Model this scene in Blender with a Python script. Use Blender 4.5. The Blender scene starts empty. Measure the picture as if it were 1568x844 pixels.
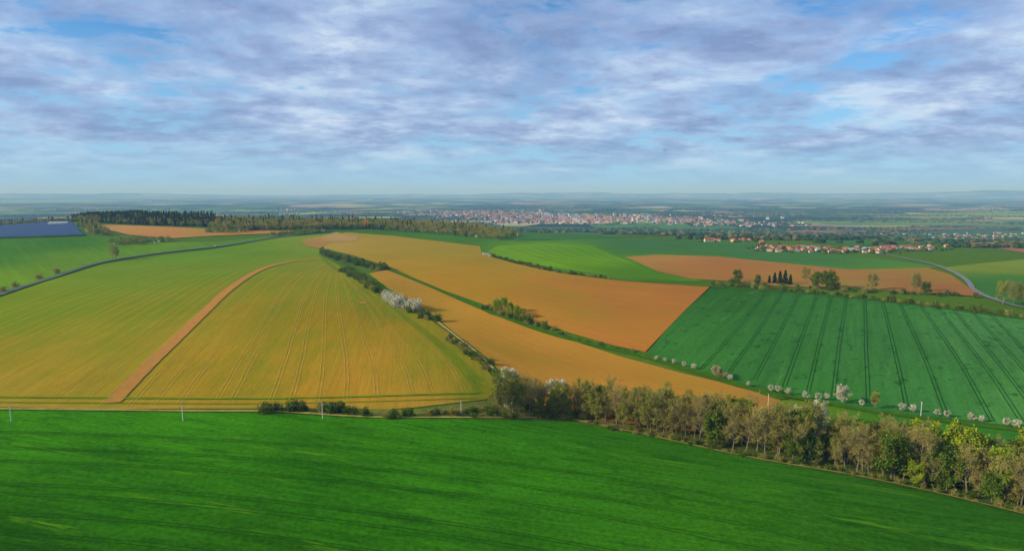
import bpy, math, random, time
import numpy as np
from mathutils import Vector, geometry
random.seed(7); RNG=np.random.default_rng(7)
scene=bpy.context.scene
CAMZ=110.0; PITCH=math.radians(6.93); FOC=1045.0
SUN_EL=math.radians(24); SUN_AZ=math.radians(256)   # clockwise from +Y

# ------------------------------------------------------------------ terrain
def sstep(a,b,x):
    t=np.clip((x-a)/(b-a),0,1); return t*t*(3-2*t)
def segdist(x,y,pts):
    d=np.full(np.shape(x),1e9)
    for (ax,ay),(bx,by) in zip(pts[:-1],pts[1:]):
        vx,vy=bx-ax,by-ay; t=np.clip(((x-ax)*vx+(y-ay)*vy)/(vx*vx+vy*vy),0,1)
        d=np.minimum(d,np.hypot(x-ax-t*vx,y-ay-t*vy))
    return d
GULLY=[(30,352),(110,300),(200,262),(420,170),(900,-50)]
def hgt(x,y):
    x=np.asarray(x,float); y=np.asarray(y,float)
    r=np.hypot(x,y); az=np.arctan2(x,np.maximum(y,1e-3))
    start=1150+500*sstep(200,-900,x)
    z=-115*sstep(0,1,(r-start)/(3300.0))
    z=z+15*np.exp(-((x+190)/300)**2-((y-650)/330)**2)
    z=z+46*np.exp(-((x+800)/820)**2-((y-1850)/430)**2)
    z=z+7*np.exp(-((x-420)/160)**2-((y-640)/200)**2)
    z=z-9*np.exp(-(segdist(x,y,GULLY)/42)**2)
    z=z-5*np.exp(-(segdist(x,y,[(-60,560),(40,460),(110,400),(220,350)])/60)**2)
    z=z+1.2*np.sin(x/95+1)*np.cos(y/130)+3*np.sin(x/410+.5)*np.sin(y/370)*sstep(500,900,r)
    z=z+1.1*np.sin(x/41+y/73)*np.cos(y/47-x/120)*sstep(2000,900,r)
    A=135+60*np.sin(az*9+1)+30*np.sin(az*23)+18*np.sin(az*51+2)+9*np.sin(az*117)+130*sstep(0,.5,az)
    z=z+A*np.exp(-((r-39000)/3500)**2)
    A2=30+20*np.sin(az*14+2)+12*np.sin(az*37)
    z=z+A2*sstep(0.1,.5,az)*np.exp(-((r-24000)/1600)**2)
    return z
TS=np.geomspace(60,90000,700)
def gpN(P):
    """ground survey: sight-line bearings -> points on the terrain (world x,y)"""
    P=np.asarray(P,float).reshape(-1,2); u=(P[:,0]-784)/FOC; w=(422-P[:,1])/FOC
    cp,sp=math.cos(PITCH),math.sin(PITCH); out=np.zeros((len(P),2))
    for s in range(0,len(P),200):
        dx=u[s:s+200,None];dy=cp+w[s:s+200,None]*sp;dz=-sp+w[s:s+200,None]*cp
        Z=CAMZ+dz*TS-hgt(dx*TS,dy*TS); neg=Z<0
        k=np.where(neg.any(1),neg.argmax(1),len(TS)-1); k=np.maximum(k,1)
        a=TS[k-1];b=TS[k];dx=dx[:,0];dy=dy[:,0];dz=dz[:,0]
        for _ in range(16):
            m=(a+b)/2; f=CAMZ+dz*m-hgt(dx*m,dy*m)<0; b=np.where(f,m,b); a=np.where(f,a,m)
        out[s:s+200,0]=dx*b; out[s:s+200,1]=dy*b
    return out
def gp(px,py):
    r=gpN([(px,py)])[0]; return float(r[0]),float(r[1])
def cat(pts,n):
    P=np.array(pts,float)
    if len(P)==2: 
        t=np.linspace(0,1,n)[:,None]; return P[0]*(1-t)+P[1]*t
    P=np.vstack([2*P[0]-P[1],P,2*P[-1]-P[-2]])
    L=np.concatenate([[0],np.cumsum(np.linalg.norm(np.diff(P[1:-1],axis=0),axis=1))])
    out=[]
    for s in np.linspace(0,L[-1],n):
        i=min(max(int(np.searchsorted(L,s,side='right'))-1,0),len(L)-2)
        t=(s-L[i])/(L[i+1]-L[i]); p0,p1,p2,p3=P[i:i+4]
        out.append(.5*((2*p1)+(-p0+p2)*t+(2*p0-5*p1+4*p2-p3)*t*t+(-p0+3*p1-3*p2+p3)*t**3))
    return np.array(out)
def lift(x,y,l): return (0.06+0.09*l)*(1+np.hypot(x,y)/350)

# ------------------------------------------------------------------ materials
def lin(c): 
    return tuple(((v/255)/12.92 if v/255<=.04045 else ((v/255+.055)/1.055)**2.4) for v in c)
def newmat(name,spec=0.0):
    m=bpy.data.materials.new(name); m.use_nodes=True; nt=m.node_tree
    b=nt.nodes['Principled BSDF']; b.inputs['Roughness'].default_value=.95
    b.inputs['Specular IOR Level'].default_value=spec
    return m,nt,b
def N(nt,t,**k):
    n=nt.nodes.new(t)
    for a,v in k.items(): setattr(n,a,v)
    return n
def math_(nt,op,a,b=None,c=None):
    n=nt.nodes.new('ShaderNodeMath'); n.operation=op
    for i,v in enumerate((a,b,c)):
        if v is None: continue
        if isinstance(v,(int,float)): n.inputs[i].default_value=v
        else: nt.links.new(v,n.inputs[i])
    return n.outputs[0]
def noise(nt,vec,scale,detail=3,rough=.55,dist=0):
    n=nt.nodes.new('ShaderNodeTexNoise'); n.inputs['Scale'].default_value=scale
    n.inputs['Detail'].default_value=detail; n.inputs['Roughness'].default_value=rough; n.inputs['Distortion'].default_value=dist
    nt.links.new(vec,n.inputs['Vector']); return n.outputs['Fac']
def mapping(nt,vec,rot=0,scale=(1,1,1)):
    n=nt.nodes.new('ShaderNodeMapping'); n.inputs['Rotation'].default_value=(0,0,rot); nt.links.new(vec,n.inputs['Vector'])
    n2=nt.nodes.new('ShaderNodeMapping'); n2.inputs['Scale'].default_value=scale; nt.links.new(n.outputs[0],n2.inputs['Vector'])
    return n2.outputs[0]
def ramp(nt,fac,stops,interp='LINEAR'):
    n=nt.nodes.new('ShaderNodeValToRGB'); cr=n.color_ramp; cr.interpolation=interp
    while len(cr.elements)<len(stops): cr.elements.new(.5)
    for e,(p,c) in zip(cr.elements,stops): e.position=p; e.color=(*c,1) if len(c)==3 else c
    nt.links.new(fac,n.inputs[0]); return n.outputs[0]
def mix(nt,fac,a,b,bt='MIX'):
    n=nt.nodes.new('ShaderNodeMix'); n.data_type='RGBA'; n.blend_type=bt
    for s,v in ((0,fac),(6,a),(7,b)):
        if isinstance(v,(int,float)): n.inputs[s].default_value=v
        elif isinstance(v,tuple): n.inputs[s].default_value=(*v[:3],1)
        else: nt.links.new(v,n.inputs[s])
    return n.outputs[2]
K=0.88
def field_mat(name,rot=0,streak=.35,big=.25,fine=.3,blotch=None,bamt=.5,bscale=.05,brange=(.55,.7),rows=3.0,bst=.45,pale=None,bump=.7):
    rot=math.radians(rot)
    m,nt,b=newmat(name)
    pos=N(nt,'ShaderNodeNewGeometry').outputs['Position']
    tint=N(nt,'ShaderNodeVertexColor',layer_name='tint').outputs[0]
    n1=noise(nt,pos,.008,4,.6); n2=noise(nt,pos,.5,6,.8)
    n3=noise(nt,mapping(nt,pos,rot,(1,.06,1)),.22,5,.7)
    n4=noise(nt,mapping(nt,pos,rot,(1,.012,1)),1.0/rows,3,.6)
    v=math_(nt,'MULTIPLY_ADD',math_(nt,'SUBTRACT',n1,.5),big*2,1.0)
    v=math_(nt,'MULTIPLY_ADD',math_(nt,'SUBTRACT',n2,.5),fine*2.4,v)
    v=math_(nt,'MULTIPLY_ADD',math_(nt,'SUBTRACT',n3,.5),streak*1.6,v)
    v=math_(nt,'MULTIPLY_ADD',math_(nt,'SUBTRACT',n4,.5),streak*2.0,v)
    s=N(nt,'ShaderNodeVectorMath',operation='SCALE'); nt.links.new(tint,s.inputs[0]); nt.links.new(v,s.inputs['Scale'])
    col=s.outputs[0]
    if blotch:
        bn=noise(nt,mapping(nt,pos,rot,(1,bst,1)),bscale,6,.7)
        f=ramp(nt,bn,[(brange[0],(0,0,0)),(brange[1],(bamt,)*3)])
        col=mix(nt,f,col,tuple(c*K for c in lin(blotch)))
    if pale:
        bn=noise(nt,mapping(nt,pos,rot+.05,(1,.10,1)),.14,5,.75)
        f=ramp(nt,bn,[(.59,(0,0,0)),(.72,(.75,.75,.75))])
        col=mix(nt,f,col,tuple(c*K for c in lin(pale)))
    nt.links.new(col,b.inputs['Base Color'])
    bp=N(nt,'ShaderNodeBump'); bp.inputs['Strength'].default_value=bump; bp.inputs['Distance'].default_value=.5
    nt.links.new(math_(nt,'ADD',n2,n3),bp.inputs['Height']); nt.links.new(bp.outputs[0],b.inputs['Normal'])
    return m
def plain(name,col,var=.25,scale=.5,rough=.9,obj=False,spec=0.0):
    m,nt,b=newmat(name,spec); b.inputs['Roughness'].default_value=rough
    pos=N(nt,'ShaderNodeNewGeometry').outputs['Position']
    n=noise(nt,pos,scale,3,.6)
    v=math_(nt,'MULTIPLY_ADD',math_(nt,'SUBTRACT',n,.5),var*2,1)
    if obj:
        oi=N(nt,'ShaderNodeObjectInfo').outputs['Random']
        v=math_(nt,'MULTIPLY',v,math_(nt,'MULTIPLY_ADD',oi,.6,.7))
    s=N(nt,'ShaderNodeVectorMath',operation='SCALE'); s.inputs[0].default_value=col; nt.links.new(v,s.inputs['Scale'])
    nt.links.new(s.outputs[0],b.inputs['Base Color']); return m
def leafmat(name,col,col2):
    m,nt,b=newmat(name)
    pos=N(nt,'ShaderNodeNewGeometry').outputs['Position']
    n=noise(nt,pos,.35,3,.6); oi=N(nt,'ShaderNodeObjectInfo').outputs['Random']
    f=ramp(nt,math_(nt,'MULTIPLY_ADD',oi,.4,math_(nt,'SUBTRACT',n,.2)),[(.35,(0,0,0)),(.65,(1,1,1))])
    c=mix(nt,f,col,col2); nt.links.new(c,b.inputs['Base Color'])
    tr=N(nt,'ShaderNodeBsdfTranslucent'); nt.links.new(c,tr.inputs[0])
    mx=N(nt,'ShaderNodeMixShader'); mx.inputs[0].default_value=.25
    nt.links.new(b.outputs[0],mx.inputs[1]); nt.links.new(tr.outputs[0],mx.inputs[2])
    nt.links.new(mx.outputs[0],nt.nodes['Material Output'].inputs[0]); return m

# ------------------------------------------------------------------ mesh helpers
def quadmesh(name,V,Q,MI=None,mats=(),link=True,smooth=False):
    V=np.asarray(V,np.float32); Q=np.asarray(Q,np.int32)
    me=bpy.data.meshes.new(name); me.vertices.add(len(V)); me.vertices.foreach_set('co',V.ravel())
    me.loops.add(Q.size); me.loops.foreach_set('vertex_index',Q.ravel())
    me.polygons.add(len(Q)); me.polygons.foreach_set('loop_start',np.arange(0,Q.size,4,dtype=np.int32))
    if MI is not None: me.polygons.foreach_set('material_index',np.asarray(MI,np.int32))
    me.polygons.foreach_set('use_smooth',np.full(len(Q),smooth))
    for m in mats: me.materials.append(m)
    me.update(calc_edges=True)
    if not link: return me
    o=bpy.data.objects.new(name,me); scene.collection.objects.link(o); return o
class MB:
    def __init__(s): s.V=[];s.Q=[];s.M=[];s.n=0
    def add(s,V,Q,m):
        V=np.asarray(V,float).reshape(-1,3);Q=np.asarray(Q,int).reshape(-1,4)
        s.V.append(V); s.Q.append(Q+s.n); s.M.append(np.full(len(Q),m) if np.isscalar(m) else np.asarray(m)); s.n+=len(V)
    def get(s): return np.vstack(s.V),np.vstack(s.Q),np.concatenate(s.M)
    def obj(s,name,mats,link=True): return quadmesh(name,*s.get(),mats,link)
    def tube(s,p0,p1,r0,r1,n,m):
        p0=np.array(p0,float);p1=np.array(p1,float);d=p1-p0;d/=np.linalg.norm(d)+1e-9
        a=np.cross(d,[0,0,1] if abs(d[2])<.9 else [1,0,0]);a/=np.linalg.norm(a);b=np.cross(d,a)
        t=np.arange(n)*2*math.pi/n; c=np.cos(t)[:,None]*a+np.sin(t)[:,None]*b
        i=np.arange(n);j=(i+1)%n
        s.add(np.vstack([p0+c*r0,p1+c*r1]),np.stack([i,j,j+n,i+n],1),m)
    def box(s,c,h,m,rot=0,topscale=(1,1)):
        cx,cy,cz=c;hx,hy,hz=h;cs,sn=math.cos(rot),math.sin(rot);V=[]
        for z,sc in ((-1,(1,1)),(1,topscale)):
            for x,y in ((-1,-1),(1,-1),(1,1),(-1,1)):
                X=x*hx*sc[0];Y=y*hy*sc[1];V.append((cx+X*cs-Y*sn,cy+X*sn+Y*cs,cz+z*hz))
        s.add(V,[(0,3,2,1),(4,5,6,7),(0,1,5,4),(1,2,6,5),(2,3,7,6),(3,0,4,7)],m)
    def house(s,x,y,z,L,W,H,R,rot,mw,mr,mwin=None):
        cs,sn=math.cos(rot),math.sin(rot)
        T=lambda p:(x+p[0]*cs-p[1]*sn,y+p[0]*sn+p[1]*cs,z+p[2])
        l,w=L/2,W/2
        s.box((x,y,z+H/2-.5),(l,w,H/2+.5),mw,rot)
        e=.5
        V=[T(p) for p in [(-l-e,-w-e,H-.2),(l+e,-w-e,H-.2),(l+e,0,H+R),(-l-e,0,H+R),(-l-e,w+e,H-.2),(l+e,w+e,H-.2)]]
        s.add(V,[(0,1,2,3),(3,2,5,4)],mr)
        for sx in (-1,1):
            V=[T(p) for p in [(sx*l,-w,H),(sx*l,0,H),(sx*l,w,H),(sx*l,0,H+R-.15)]]; s.add(V,[(0,1,2,3)],mw)
        if mwin is not None:
            nf=max(1,int(H/3)); nw=max(2,int(L/4))
            for sy in (-1,1):
                for f in range(nf):
                    for k in range(nw):
                        xx=-l+(k+.5)*L/nw; zz=(f+.3)*H/nf; yy=sy*(w+.06)
                        s.add([T(p) for p in [(xx-.6,yy,zz),(xx+.6,yy,zz),(xx+.6,yy,zz+1.4),(xx-.6,yy,zz+1.4)]],[(0,1,2,3)],mwin)

# ------------------------------------------------------------------ ground sheet
def ground():
    R=np.concatenate([[0.01,15,30,45,60],np.geomspace(75,95000,360)])
    A=np.radians(np.concatenate([np.arange(-60,60,.5),np.arange(60,300,5)]))
    rr,aa=np.meshgrid(R,A,indexing='ij'); X=rr*np.sin(aa);Y=rr*np.cos(aa)
    V=np.stack([X,Y,hgt(X,Y)],-1).reshape(-1,3); n=len(A)
    i,j=np.meshgrid(np.arange(len(R)-1),np.arange(n),indexing='ij'); k=(j+1)%n
    Q=np.stack([i*n+j,(i+1)*n+j,(i+1)*n+k,i*n+k],-1).reshape(-1,4)[:,::-1]
    m,nt,b=newmat('ground_soil_and_grass')
    pos=N(nt,'ShaderNodeNewGeometry').outputs['Position']
    g=mix(nt,noise(nt,pos,.05,5,.7),tuple(K*c for c in lin((58,104,20))),tuple(K*c for c in lin((108,132,35))))
    g=mix(nt,ramp(nt,noise(nt,pos,.8,3,.7),[(.4,(0,0,0)),(.8,(.5,.5,.5))]),g,tuple(K*c for c in lin((60,80,25))))
    ds=N(nt,'ShaderNodeVectorMath',operation='ADD'); nt.links.new(pos,ds.inputs[0])
    nc=N(nt,'ShaderNodeTexNoise'); nc.inputs['Scale'].default_value=.0015; nt.links.new(pos,nc.inputs['Vector'])
    sc=N(nt,'ShaderNodeVectorMath',operation='SCALE'); sc.inputs['Scale'].default_value=500; nt.links.new(nc.outputs['Color'],sc.inputs[0])
    nt.links.new(sc.outputs[0],ds.inputs[1])
    def patch(scale,stops,rot,sx,sy):
        vo=N(nt,'ShaderNodeTexVoronoi',feature='F1',distance='CHEBYCHEV'); vo.inputs['Scale'].default_value=scale
        nt.links.new(mapping(nt,ds.outputs[0],rot,(sx,sy,0)),vo.inputs['Vector'])
        sp=N(nt,'ShaderNodeSeparateColor'); nt.links.new(vo.outputs['Color'],sp.inputs[0])
        return ramp(nt,sp.outputs[0],stops,'CONSTANT')
    st=[(0,(.05,.12,.04)),(.2,(.015,.035,.018)),(.36,(.12,.22,.04)),(.5,(.32,.20,.11)),(.6,(.02,.05,.025)),(.70,(.30,.34,.05)),(.82,(.05,.11,.04)),(.92,(.45,.33,.2))]
    p1=patch(.0022,st,.3,1,.7)
    wood=ramp(nt,noise(nt,mapping(nt,pos,.1,(.5,1,1)),.0006,6,.62),[(.52,(0,0,0)),(.56,(1,1,1))])
    p=mix(nt,wood,p1,(.018,.04,.022))
    ln=N(nt,'ShaderNodeVectorMath',operation='LENGTH'); nt.links.new(pos,ln.inputs[0])
    f=N(nt,'ShaderNodeMapRange'); f.inputs[1].default_value=2000; f.inputs[2].default_value=2500; nt.links.new(ln.outputs['Value'],f.inputs[0])
    nt.links.new(mix(nt,f.outputs[0],g,p),b.inputs['Base Color'])
    quadmesh('ground',V,Q,None,[m],smooth=True)
ground()
# ------------------------------------------------------------------ field sheets
GR=np.geomspace(60,9000,340); GA=np.radians(np.arange(-58,58,.45))
_r,_a=np.meshgrid(GR,GA); GX=(_r*np.sin(_a)).ravel(); GY=(_r*np.cos(_a)).ravel()
def inside(X,Y,P):
    c=np.zeros(len(X),bool); j=len(P)-1
    for i in range(len(P)):
        xi,yi=P[i];xj,yj=P[j]
        if yi!=yj:
            c^=((yi>Y)!=(yj>Y))&(X<(xj-xi)*(Y-yi)/(yj-yi)+xi)
        j=i
    return c
def pip(x,y,P):
    c=False; xj,yj=P[-1]
    for xi,yi in P:
        if (yi>y)!=(yj>y) and x<(xj-xi)*(y-yi)/(yj-yi)+xi: c=not c
        xj,yj=xi,yi
    return c
def boundary(px,step=14,closed=True):
    out=[];n=len(px)
    for i in range(n if closed else n-1):
        a,b=px[i],px[(i+1)%n]; d=math.hypot(a[0]-b[0],a[1]-b[1]); k=max(1,int(d/step))
        for t in range(k): out.append((a[0]+(b[0]-a[0])*t/k,a[1]+(b[1]-a[1])*t/k))
    if not closed: out.append(px[-1])
    return [tuple(map(float,p)) for p in gpN(out)]
def sheet(name,bnd,layer,mat,cols,k=1.0):
    P=np.array(bnd); ins=inside(GX,GY,P)
    pts=np.stack([GX[ins],GY[ins]],1)
    if len(pts):
        keep=segdist(pts[:,0],pts[:,1],[tuple(p) for p in np.vstack([P,P[:1]])])>np.hypot(pts[:,0],pts[:,1])*.003
        pts=pts[keep]
    allp=[Vector(p) for p in P]+[Vector(p) for p in pts]
    nb=len(P)
    r=geometry.delaunay_2d_cdt(allp,[],[list(range(nb))],1,1e-3)
    vs=np.array([(v.x,v.y) for v in r[0]]); z=hgt(vs[:,0],vs[:,1])+lift(vs[:,0],vs[:,1],layer)
    fs=[list(f) for f in r[2]]
    me=bpy.data.meshes.new(name); me.from_pydata(np.column_stack([vs,z]).tolist(),[],fs); 
    me.materials.append(mat)
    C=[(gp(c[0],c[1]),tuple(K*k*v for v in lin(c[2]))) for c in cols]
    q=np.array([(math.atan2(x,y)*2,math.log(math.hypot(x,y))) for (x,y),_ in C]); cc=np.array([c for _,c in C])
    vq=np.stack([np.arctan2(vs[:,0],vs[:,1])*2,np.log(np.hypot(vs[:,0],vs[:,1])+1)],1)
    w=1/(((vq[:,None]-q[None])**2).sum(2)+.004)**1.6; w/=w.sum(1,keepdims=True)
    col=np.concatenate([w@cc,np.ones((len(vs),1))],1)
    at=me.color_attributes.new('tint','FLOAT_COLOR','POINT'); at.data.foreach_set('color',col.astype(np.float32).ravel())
    me.update()
    up=sum(1 for p in me.polygons if p.normal.z<0)
    if up>len(me.polygons)/2: me.flip_normals()
    me.polygons.foreach_set('use_smooth',np.full(len(me.polygons),True))
    o=bpy.data.objects.new(name,me); scene.collection.objects.link(o); return o
def field(name,px,layer,mat,cols,extra=(),k=1.0): return sheet(name,boundary(px,closed=not extra)+list(extra),layer,mat,cols,k)

M_green=field_mat('young_wheat_near',rot=106,streak=.42,big=.35,fine=.9,blotch=(26,78,4),bamt=.7,bscale=.16,brange=(.50,.70),rows=1.6,bst=.25,pale=(108,158,24))
M_hill=field_mat('sprouting_crop',rot=-8,streak=.16,big=.18,fine=.32,blotch=(108,136,18),bamt=.65,bscale=.014,brange=(.46,.68))
M_soil=field_mat('drilled_soil',rot=146,streak=.10,big=.18,fine=.26,blotch=(160,136,30),bamt=.55,bscale=.01,brange=(.46,.66),bump=.3)
M_teal=field_mat('winter_cereal',rot=27,streak=.26,big=.28,fine=.6,blotch=(20,70,26),bamt=.7,bscale=.13,brange=(.56,.66),rows=4,bst=.6,pale=(88,146,70))
M_far=field_mat('grass_and_cereal',rot=140,streak=.25,big=.25,fine=.3,rows=8)

F1=[(-500,627),(0,628),(280,632),(410,632),(560,641),(700,642),(870,645),(950,660),(1050,680),(1150,703),(1300,729),(1420,754),(1568,790),(1850,860)]
field('wheat_field',F1,1,M_green,[(0,650,(70,142,12)),(300,650,(68,140,12)),(600,660,(66,137,12)),(200,740,(52,116,8)),(500,760,(52,118,8)),(800,720,(64,134,14)),(0,840,(44,98,6)),(400,840,(50,110,8)),(800,830,(52,113,12)),(1100,760,(64,128,16)),(1300,820,(58,118,18)),(1500,830,(58,118,20))],
      extra=[(520,60),(700,-500),(-700,-500),(-700,250)],k=.93)
F2=[(-500,620),(0,624),(160,627),(420,626),(560,630),(640,624),(745,612),(768,592),(735,556),(700,522),(655,487),(600,456),(548,424),(520,408),(492,392),(488,380),(492,366),(525,357),(430,364),(330,382),(240,393),(160,405),(70,432),(0,456),(-200,510),(-500,580)]
field('sprouting_crop_field',F2,1,M_hill,[(0,480,(128,146,24)),(0,540,(162,146,32)),(0,600,(188,152,46)),(100,580,(180,149,38)),(100,470,(128,146,24)),(200,430,(118,146,22)),(250,470,(138,144,26)),(180,540,(158,146,32)),(330,400,(104,146,18)),(400,385,(96,144,16)),(460,375,(128,148,32)),(330,420,(112,144,20)),(330,560,(186,145,36)),(400,480,(168,141,28)),(450,430,(142,139,24)),(500,410,(146,143,28)),(500,500,(186,142,28)),(430,580,(192,145,38)),(560,560,(196,145,40)),(600,500,(186,143,30)),(560,445,(132,139,24)),(620,485,(140,140,28)),(680,540,(162,142,30)),(735,590,(142,140,28)),(650,600,(194,148,42))],k=.95)
F4=[(490,372),(505,362),(530,357),(600,362),(735,378),(738,390),(790,405),(850,416),(950,429),(1087,440),(1050,475),(1020,506),(988,540),(940,530),(870,510),(800,487),(740,467),(680,446),(600,411),(540,392),(497,382)]
field('orange_soil_field',F4,2,M_soil,[(520,370,(190,156,62)),(600,375,(180,150,40)),(700,385,(172,147,38)),(640,410,(190,150,34)),(750,420,(190,144,36)),(700,440,(198,146,38)),(850,440,(198,135,44)),(850,480,(204,142,48)),(950,450,(196,128,48)),(1040,450,(194,122,52)),(960,500,(202,131,50)),(980,530,(204,130,50))],k=.86)
F3=[(565,420),(598,413),(650,432),(750,482),(850,514),(950,547),(1050,574),(1130,592),(1197,611),(1185,636),(1120,668),(1000,655),(900,640),(790,612),(765,580),(725,545),(690,515),(650,480),(600,447)]
field('orange_soil_field',F3,2,M_soil,[(600,430,(192,146,50)),(680,470,(202,146,48)),(750,520,(206,146,48)),(850,540,(206,146,48)),(900,580,(206,146,50)),(1000,580,(204,144,50)),(1100,610,(206,144,56)),(1180,615,(190,130,60))],k=.86)
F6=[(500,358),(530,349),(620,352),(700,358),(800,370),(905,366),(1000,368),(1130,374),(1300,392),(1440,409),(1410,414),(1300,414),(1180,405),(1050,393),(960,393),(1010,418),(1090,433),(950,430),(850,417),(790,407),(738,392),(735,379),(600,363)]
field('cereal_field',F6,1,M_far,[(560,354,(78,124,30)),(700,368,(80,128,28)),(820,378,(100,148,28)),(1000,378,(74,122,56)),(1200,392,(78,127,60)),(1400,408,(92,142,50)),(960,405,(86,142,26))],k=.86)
F5=[(760,378),(830,373),(905,377),(925,386),(960,400),(1005,418),(1085,433),(960,426),(860,413),(775,398),(745,388)]
field('meadow_field',F5,2,M_far,[(800,385,(118,160,16)),(880,400,(120,164,14)),(900,385,(100,150,14)),(1000,420,(98,144,18))],k=.92)
F7=[(957,394),(1010,391),(1100,394),(1200,404),(1300,414),(1420,411),(1455,421),(1475,435),(1503,455),(1400,449),(1300,442),(1200,440),(1120,432),(1060,428),(1010,418)]
field('ploughed_field',F7,2,M_soil,[(980,396,(188,134,66)),(1100,410,(186,120,60)),(1250,425,(182,122,64)),(1400,420,(174,126,60)),(1400,440,(178,114,64)),(1300,438,(158,132,66))],k=.86)
F8=[(1092,439),(1250,451),(1400,466),(1568,488),(1800,517),(1800,695),(1568,655),(1480,645),(1330,628),(1230,609),(1130,587),(1050,563),(990,543),(1020,506),(1050,475)]
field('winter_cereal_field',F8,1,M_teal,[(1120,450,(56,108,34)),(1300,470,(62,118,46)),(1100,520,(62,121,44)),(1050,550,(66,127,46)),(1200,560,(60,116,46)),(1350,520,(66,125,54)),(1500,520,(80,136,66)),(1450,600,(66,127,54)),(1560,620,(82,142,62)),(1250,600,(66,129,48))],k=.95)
field('cereal_field',[(1448,410),(1500,404),(1568,398),(1800,395),(1800,500),(1568,470),(1524,460),(1500,446),(1484,430)],1,M_far,[(1500,410,(134,150,46)),(1568,405,(136,152,46)),(1540,430,(74,130,48)),(1600,450,(66,122,48))],k=.88)
field('pasture',[(1195,612),(1330,630),(1480,648),(1568,660),(1800,700),(1800,800),(1568,745),(1450,715),(1330,695),(1190,675),(1170,645)],1,M_far,[(1220,630,(118,140,36)),(1300,650,(84,138,26)),(1400,655,(62,126,34)),(1500,670,(64,130,38)),(1568,700,(58,120,34))],k=.88)
field('cereal_field',[(-500,368),(0,367),(150,363),(190,373),(330,371),(450,360),(520,354),(430,362),(330,378),(240,390),(155,402),(70,428),(0,450),(-200,500),(-500,570)],1,M_far,[(0,375,(76,128,20)),(100,372,(70,124,20)),(100,400,(118,156,24)),(0,420,(126,162,24)),(0,400,(80,134,20)),(250,380,(110,150,20)),(400,366,(102,146,26))],k=.84)
field('ploughed_field',[(152,345),(220,347),(310,351),(340,355),(455,353),(430,358),(330,362),(262,366),(200,361),(160,352)],2,M_soil,[(200,350,(204,148,78)),(350,356,(198,138,66)),(250,358,(204,142,72))],k=.86)
field('bare_earth_patch',[(460,368),(490,364),(515,357),(550,364),(545,370),(505,372),(490,382),(470,378)],3,M_soil,[(480,372,(180,130,65)),(510,365,(200,162,95))],k=.86)
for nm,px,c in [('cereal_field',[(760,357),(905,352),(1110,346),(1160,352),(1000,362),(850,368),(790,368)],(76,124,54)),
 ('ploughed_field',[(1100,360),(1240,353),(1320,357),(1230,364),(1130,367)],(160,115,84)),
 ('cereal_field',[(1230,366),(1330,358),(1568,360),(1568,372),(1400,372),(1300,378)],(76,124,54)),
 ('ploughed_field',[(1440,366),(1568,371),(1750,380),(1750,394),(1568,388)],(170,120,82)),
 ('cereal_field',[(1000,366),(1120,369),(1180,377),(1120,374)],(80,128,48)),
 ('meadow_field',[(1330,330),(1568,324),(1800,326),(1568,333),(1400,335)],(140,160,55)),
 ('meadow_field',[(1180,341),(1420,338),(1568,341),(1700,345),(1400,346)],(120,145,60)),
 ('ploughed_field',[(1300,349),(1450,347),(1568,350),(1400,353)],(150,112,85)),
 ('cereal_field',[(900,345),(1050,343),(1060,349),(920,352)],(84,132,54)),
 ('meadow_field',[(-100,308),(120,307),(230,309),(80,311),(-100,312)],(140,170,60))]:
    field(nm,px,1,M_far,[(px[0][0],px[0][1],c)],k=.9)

# ------------------------------------------------------------------ strips : tramlines, tracks, roads
def ribbon(mb,W,width,layer,m,off=0.0):
    W=np.array(W,float); d=np.gradient(W,axis=0); d/=np.linalg.norm(d,axis=1,keepdims=True)+1e-9
    nrm=np.stack([-d[:,1],d[:,0]],1)
    width=np.asarray(width,float).reshape(-1,1) if not np.isscalar(width) else width
    A=W+nrm*(off-width/2); B=W+nrm*(off+width/2)
    z=lambda P: hgt(P[:,0],P[:,1])+lift(P[:,0],P[:,1],layer)
    n=len(W); V=np.vstack([np.column_stack([A,z(A)]),np.column_stack([B,z(B)])]); i=np.arange(n-1)
    mb.add(V,np.stack([i,i+1,i+1+n,i+n],1),m)
def wpath(px,n=50): return gpN(cat(px,n))
def family(mb,ca,cb,n,width,layer,sep=1.9,a=0,b=1,jit=.06):
    A=cat(ca,60);B=cat(cb,60)
    for k in range(n):
        t=a+(b-a)*(k+.5)/n+random.uniform(-jit,jit)/n
        W=gpN(A*(1-t)+B*t)
        for s in (-sep/2,sep/2): ribbon(mb,W,width,layer,0,s)
def kc(c,k=1): return tuple(K*k*v for v in lin(c))
mt_light=plain('wheel_track_pale',kc((204,166,62)),.6,.12)
mt_dark=plain('wheel_track_dark',kc((32,80,30)),.6,.12)
mt_dg=plain('wheel_track_green',kc((30,82,6)),.7,.12)
mt_soil=plain('wheel_track_soil',kc((212,158,60),.9),.35,.15)
mb=MB()
band=[(485,398),(440,403),(395,416),(350,445),(310,482),(265,525),(220,568),(165,625)]
family(mb,[(455,373),(330,392),(190,420),(60,455),(-300,585)],band,17,.36,2,jit=.25)
family(mb,band,[(530,424),(590,462),(650,512),(705,560),(735,605)],13,.36,2,jit=.25)
mb.obj('tractor_tramlines',[mt_light])
mb=MB()
family(mb,[(480,380),(500,405),(560,445),(650,505),(740,580)],[(500,400),(540,430),(600,475),(680,540),(735,608)],3,.7,2)
for yy,w in ((611,2.2),(619,.8)):
    ribbon(mb,wpath([(-300,yy-4),(200,yy),(450,yy),(730,yy-8)]),w,3,0)
mb.obj('headland_tramlines',[plain('headland_grass',kc((112,140,24)),.6,.1)])
mb=MB(); ribbon(mb,wpath(band[:-1]+[(172,618)],60),np.linspace(10,7.5,60)+RNG.normal(size=60)*.25,3,0)
ribbon(mb,wpath([(551,465),(560,465)],4),9,3,0)
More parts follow.
